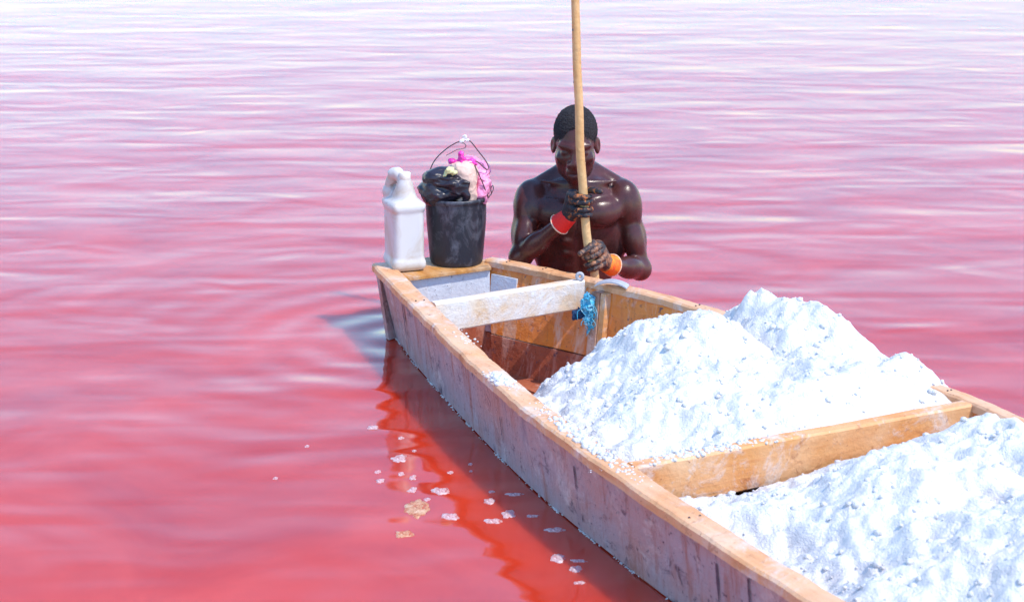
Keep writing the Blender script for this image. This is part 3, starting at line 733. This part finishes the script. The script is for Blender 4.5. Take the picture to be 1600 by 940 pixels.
# ------------------------------------------------------------------ man
def man():
    Y0 = 6.2
    P = lambda x, y, d=0: np.array(at(x, y, Y0 + d))
    S = SDF((-.16, 5.84, -.97), (.66, 6.52, .86), .0042)
    hip = np.array((.25, 6.30, -.05))
    # trunk
    chest = P(903, 350)
    fw = frame((-.05, -1, -.12))
    S.ell(P(904, 338, .01), (.155, .108, .175), fw, .03)                                    # rib cage
    S.ell(P(904, 412, .03), (.128, .092, .17), fw, .05)                                     # abdomen
    S.ell(hip, (.155, .11, .14), None, .06)
    S.cap(P(904, 300, .03), P(904, 420, .05), .085, .09, .05)
    for sx, xx in ((-1, 868), (1, 940)):
        S.ell(P(xx, 332, -.075), (.080, .038, .054), frame((sx*.35, -1, .15)), .012)        # pectorals
        S.ell(P(904 + sx*56, 372, .03), (.040, .07, .12), None, .04)                         # lats / flank
        S.cap(P(904 + sx*8, 287, -.065), P(904 + sx*58, 283, -.03), .004, .005, .03)        # collar bones
        for q in range(3): S.ell(P(904 + sx*15, 375 + q*19, -.068 + q*.012), (.030, .018, .017), None, .007)
    S.cap(P(904, 330, -.105), P(904, 420, -.075), .006, .005, .02, True)                     # midline
    # neck and trapezius
    S.cap(P(900, 250, .0), P(904, 292, .035), .054, .060, .02)
    for sx, xx in ((-1, 842), (1, 966)):
        S.cap(P(903 + sx*10, 262, .05), P(xx, 291, .03), .040, .036, .035)
        S.cap(P(903 + sx*13, 255, -.01), P(903 + sx*5, 289, -.072), .013, .010, .018)        # neck tendons
    # arms
    def arm(sh, el, wr, sx):
        sh, el, wr = map(np.array, (sh, el, wr)); u = el - sh; fo = wr - el
        S.ell(sh + u*.12, (.058, .060, .088), axis_frame(u), .016)                             # deltoid
        S.cap(sh, el, .044, .035, .02)
        S.ell(sh + u*.58 + np.array((0, -.018, 0)), (.038, .036, .072), axis_frame(u), .010)   # biceps
        S.ell(sh + u*.55 + np.array((sx*.012, .020, 0)), (.038, .038, .085), axis_frame(u), .012)
        S.ell(el, (.036, .036, .036), None, .02)
        S.cap(el, wr, .038, .025, .02)
        S.ell(el + fo*.33, (.043, .040, .072), axis_frame(fo), .012)
    shL, elL, wrL = P(829, 305, .0), P(813, 402, -.10), P(888, 339, -.225)
    shR, elR, wrR = P(975, 303, .0), P(1000, 420, -.03), P(948, 413, -.22)
    arm(shL, elL, wrL, -1); arm(shR, elR, wrR, 1)
    for sh, sx in ((shL, -1), (shR, 1)):
        S.cap(sh + np.array((-sx*.02, -.02, -.02)), sh + np.array((-sx*.09, -.055, -.055)), .034, .03, .03)   # pectoral into arm
        S.cap(sh + np.array((-sx*.02, .03, -.05)), P(904 + sx*54, 375, .04), .04, .05, .04)                  # back of the armpit
    # legs, under water, standing on the lake bed
    for sx in (-1, 1):
        h, k, a = hip + (sx*.09, 0, -.05), hip + (sx*.12, -.03, -.46), hip + (sx*.13, .02, -.84)
        S.cap(h, k, .085, .055, .05); S.cap(k, a, .052, .036, .03); S.ell(k*.65 + a*.35 + (0, .02, 0), (.045, .05, .10), None, .03)
        S.cap(a + (0, .03, -.03), a + (sx*.03, -.16, -.04), .034, .022, .03)
    # head
    H = P(899, 224, -.075); hf = frame((-.06, -1, -.14))
    hL = lambda r, f, u: H + hf @ np.array((r, f, u))
    S.ell(hL(0, -.012, .040), (.074, .096, .088), hf, .01)                    # cranium
    S.ell(hL(0, .034, -.030), (.062, .066, .088), hf, .03)                    # face
    S.ell(hL(0, .040, -.092), (.044, .052, .038), hf, .03)                    # jaw
    S.ell(hL(0, .080, -.116), (.022, .018, .017), hf, .02)
    for sx in (-1, 1):
        S.cap(hL(sx*.050, .040, -.04), hL(sx*.040, .025, -.088), .018, .018, .03)
        S.ell(hL(sx*.044, .072, -.030), (.022, .016, .014), hf, .02)          # cheekbone
        S.cap(hL(sx*.052, .078, .018), hL(sx*.012, .096, .014), .007, .008, .02)   # brow
        S.ell(hL(sx*.033, .108, -.006), (.021, .018, .012), hf, .010, True)   # eye socket
        S.ell(hL(sx*.033, .079, -.008), (.0165, .0155, .0125), hf, .004)      # closed lid
        S.cap(hL(sx*.046, .090, -.0125), hL(sx*.02, .096, -.0135), .0022, .0022, .003, True)   # lid line
        S.ell(hL(sx*.079, -.010, -.010), (.008, .020, .032), frame(hf @ np.array((-sx*.5, 1, 0))), .008)     # ear
        S.ell(hL(sx*.087, -.004, -.008), (.006, .011, .019), frame(hf @ np.array((-sx*.5, 1, 0))), .005, True)
        S.ell(hL(sx*.016, .103, -.046), (.011, .011, .009), hf, .008)         # nostril wing
        S.ell(hL(sx*.009, .112, -.055), (.005, .006, .004), hf, .003, True)
    S.cap(hL(0, .098, .006), hL(0, .113, -.034), .008, .012, .014)
    S.ell(hL(0, .117, -.042), (.0135, .012, .011), hf, .010)
    S.cap(hL(0, .094, -.064), hL(0, .094, -.09), .022, .022, .02)             # muzzle
    S.cap(hL(-.022, .104, -.071), hL(.022, .104, -.071), .0085, .0085, .008)
    S.cap(hL(-.019, .104, -.086), hL(.019, .104, -.086), .0095, .0095, .008)
    S.cap(hL(-.028, .114, -.0785), hL(.028, .114, -.0785), .0025, .0025, .004, True)
    V, F = S.mesh()
    base = (float(hip[0]), float(hip[1]), -.95)
    person = mesh_obj('person', V, F, M['skin'], None, True, origin=base)
    tag(person, 'bare-chested man with cropped hair standing in the lake gripping a pole', 'person')
    # hair: a close cap over the skull, cut at the hairline and above the ears
    T = SDF(H - .14, H + .16, .0022)
    T.ell(hL(0, -.014, .042), (.0785, .101, .0925), hf, .004)
    T.ell(hL(0, .128, .008), (.070, .074, .100), hf, .005, True)
    T.ell(hL(0, .05, -.09), (.12, .10, .095), hf, .004, True)
    T.ell(hL(0, -.02, -.13), (.2, .2, .10), hf, .004, True)
    for sx in (-1, 1): T.ell(hL(sx*.081, -.005, -.016), (.014, .030, .040), hf, .004, True)
    V, F = T.mesh(); V = crumple(V, .0024, 230, 2, True)
    mesh_obj('hair', V, F, M['hair'], person, True)
    # gloves: fingers wrapped round the pole
    def pole_at(z):
        i = int(np.argmin(np.abs(PPATH[:, 2] - z))); t = PPATH[min(i+1, len(PPATH)-1)] - PPATH[i-1]; return PPATH[i], t/np.linalg.norm(t)
    def glove(pc, wr, side, mg, mc, thumb, cuff_len, label):
        c, ax = pole_at(pc[2]); c = np.array(c); wr = np.array(wr)
        to = wr - c; to -= ax*(to @ ax); to /= np.linalg.norm(to)          # from the pole towards the wrist, square to the pole
        fr = np.cross(ax, to)                                              # other direction square to the pole
        if fr[1] > 0: fr = -fr                                             # fr points to the camera side, where the fingers pass
        G = SDF(np.minimum(c, wr) - .10, np.maximum(c, wr) + .10, .0023)
        pr = .0155
        pt = lambda r, an, h: c + (to*math.cos(an) + fr*math.sin(an))*r + ax*h
        lens = [3.55, 3.9, 3.75, 3.3]; frs = [.0098, .0102, .0098, .0088]
        for q in range(4):
            h = .034 - q*.0215; fr_ = frs[q]; R0 = pr + fr_ - .001
            an = [.15, .75, 1.45, 2.2, 2.9, lens[q]]; rr = [R0+.020, R0+.015, R0+.005, R0+.002, R0, R0]
            pts = [pt(r_, a_, h + (.003*math.sin(q*2.1)) - .002*i_) for i_, (r_, a_) in enumerate(zip(rr, an))]
            tp = [1.12, 1.10, 1.08, .98, .96, .86]
            for i in range(5): G.cap(pts[i], pts[i+1], fr_*tp[i], fr_*tp[i+1], .003)
            G.ell(pts[1], (fr_*1.22,)*3, None, .004)                       # knuckle
            G.ell(pts[2] if q % 2 else pts[3], (fr_*1.10,)*3, None, .003)
        # palm and back of the hand
        pal = pt(pr + .030, -.05, -.002); wdir = wr - pal; wdir /= np.linalg.norm(wdir)
        Rp = axis_frame(ax); 
        G.cap(pt(pr+.022, .1, .030), pt(pr+.022, .1, -.030), .017, .016, .012)
        G.cap(pt(pr+.034, .0, .022), wr*.55 + pal*.45 + ax*.010, .021, .022, .02)
        G.cap(pt(pr+.034, .0, -.022), wr*.55 + pal*.45 - ax*.010, .019, .022, .02)
        G.cap(pal, wr, .026, .026, .02)
        # thumb leaves the side of the palm near its base and closes over the pole
        tb = pt(pr+.036, -.55, .018); 
        tp_ = [tb] + [c + to*a_ + fr*b_ + ax*h_ for a_, b_, h_ in thumb]
        for i in range(len(tp_)-1): G.cap(tp_[i], tp_[i+1], [.015, .0125, .0115, .0105][i], [.0125, .0115, .0105, .0095][i], .005)
        V, F = G.mesh(); V = crumple(V, .0012, 120, side, False)
        g = mesh_obj('glove', V, F, mg, person, True); g['label'] = label
        # cuff
        d = (np.array(elL if side < 0 else elR) - wr); d /= np.linalg.norm(d)
        s0 = wr - d*.012
        V, F = tube([s0 + d*t for t in (0, .006, .02, .035, cuff_len-.004, cuff_len, cuff_len-.001)], [.0270, .0300, .0325, .0345, .0385, .0395, .030], 26)
        V = [tuple(np.array(v) + .0012*np.array(mnoise.noise_vector(Vector(v)*70))) for v in V]
        mesh_obj('cuff', V, F, mc, g, True)
        e = s0 + d*cuff_len; Rr = axis_frame(d)
        V, F = tube([e + Rr @ np.array((.0388*math.cos(a), .0388*math.sin(a), 0)) for a in np.linspace(0, 2*math.pi, 30)], .0026, 6)
        mesh_obj('cuff_trim', V, F, M['pale_trim'], g, True)
    glove(at(913, 316, PY), wrL, -1, M['glove'], M['red'], [(.018, -.030, .036), (-.012, -.030, .043), (-.040, -.014, .046), (-.072, -.004, .047)], .062, 'dark orange-stained work glove with red cuff')
    glove(at(921, 403, PY), wrR, 1, M['glove_low'], M['orange_cuff'], [(.020, .004, .047), (-.006, .020, .045), (-.034, .020, .041), (-.064, .016, .037)], .050, 'muddy brown work glove with orange cuff')
man()

# ------------------------------------------------------------------ foam on the water
def fleck(px, py, wpx, hpx, seed, m, thick=.004):
    c = on(px, py, 0); sc = FPX/c.y*1.0; rx = wpx/2/sc; ry = hpx/2/sc/math.sin(math.atan2(HC, c.y))
    V, F = [], []; n = 26
    for ring, (k, z) in enumerate(((1, -.002), (.93, thick*.6), (.6, thick), (.25, thick*1.25))):
        for i in range(n):
            a = 2*math.pi*i/n; e = 1 + .5*mnoise.noise(Vector((math.cos(a)*1.4, math.sin(a)*1.4, seed))) + .34*mnoise.noise(Vector((math.cos(a)*4, math.sin(a)*4, seed+5)))
            zz = z*(1 + .5*mnoise.noise(Vector((math.cos(a)*3*k, math.sin(a)*3*k, seed+9)))) if z > 0 else z
            V.append((c.x + rx*k*e*math.cos(a), c.y + ry*k*e*math.sin(a), zz))
    for r in range(3):
        for i in range(n): F.append((r*n+i, r*n+(i+1) % n, (r+1)*n+(i+1) % n, (r+1)*n+i))
    F.append(tuple(range(3*n, 4*n)))
    return mesh_obj('foam_patch', V, F, m, None, True, origin=(c.x, c.y, 0))
FL = [(625, 717, 30, 11), (590, 737, 12, 6), (594, 751, 15, 7), (627, 740, 12, 6), (645, 746, 13, 8), (688, 767, 34, 12), (704, 807, 32, 12), (765, 783, 20, 9), (795, 803, 26, 13), (771, 814, 30, 9), (871, 872, 26, 15), (901, 889, 28, 10),
      (627, 684, 10, 5), (647, 704, 7, 4), (704, 738, 11, 5), (868, 828, 38, 7), (805, 772, 30, 5), (832, 806, 24, 5), (905, 876, 28, 5), (583, 668, 22, 7), (768, 768, 12, 4), (735, 725, 8, 4), (736, 736, 6, 3), (430, 747, 8, 5), (480, 697, 8, 4), (645, 765, 16, 8), (668, 780, 12, 6), (905, 910, 24, 5)]
OWN = {0: 'oval white foam patch nearest the stern, at the edge of the boat reflection', 5: 'ragged foam patch just above the yellow scum patch', 6: 'long white foam patch right of the yellow scum patch',
       8: 'lumpy white foam patch close to the middle of the hull', 9: 'thin white foam patch just left of the lumpy one by the hull', 10: 'rounded bright foam patch near the bottom edge by the hull',
       11: 'flat bright foam patch lowest and nearest the hull', 19: 'small foam streak beside the stern, left of the boat reflection', 23: 'single foam fleck farthest left on the water', 24: 'lone tiny foam fleck on open water left of the stern'}
for i, (x, y, a, b_) in enumerate(FL):
    shared = 'tiny white foam fleck among the scattered flecks beside the boat' if b_ > 5 else 'thin faint foam streak on the dark water beside the hull' if a > 20 else 'foam speck of pinhead size on the red water by the boat'
    tag(fleck(x, y, a*.95, b_*.9, i*3.3, M['foam'], .004 if b_ > 6 else .0025), OWN.get(i, shared), 'foam', 'foam flecks on the water')
o = fleck(652, 793, 44, 26, 91, M['scum'], .003); o.name = 'scum_patch'; tag(o, 'largest pale yellow scum patch floating among the foam flecks', 'scum')
o = fleck(631, 834, 36, 11, 97, M['scum'], .003); o.name = 'scum_patch'; tag(o, 'small brownish scum patch floating nearest the bottom left', 'scum')
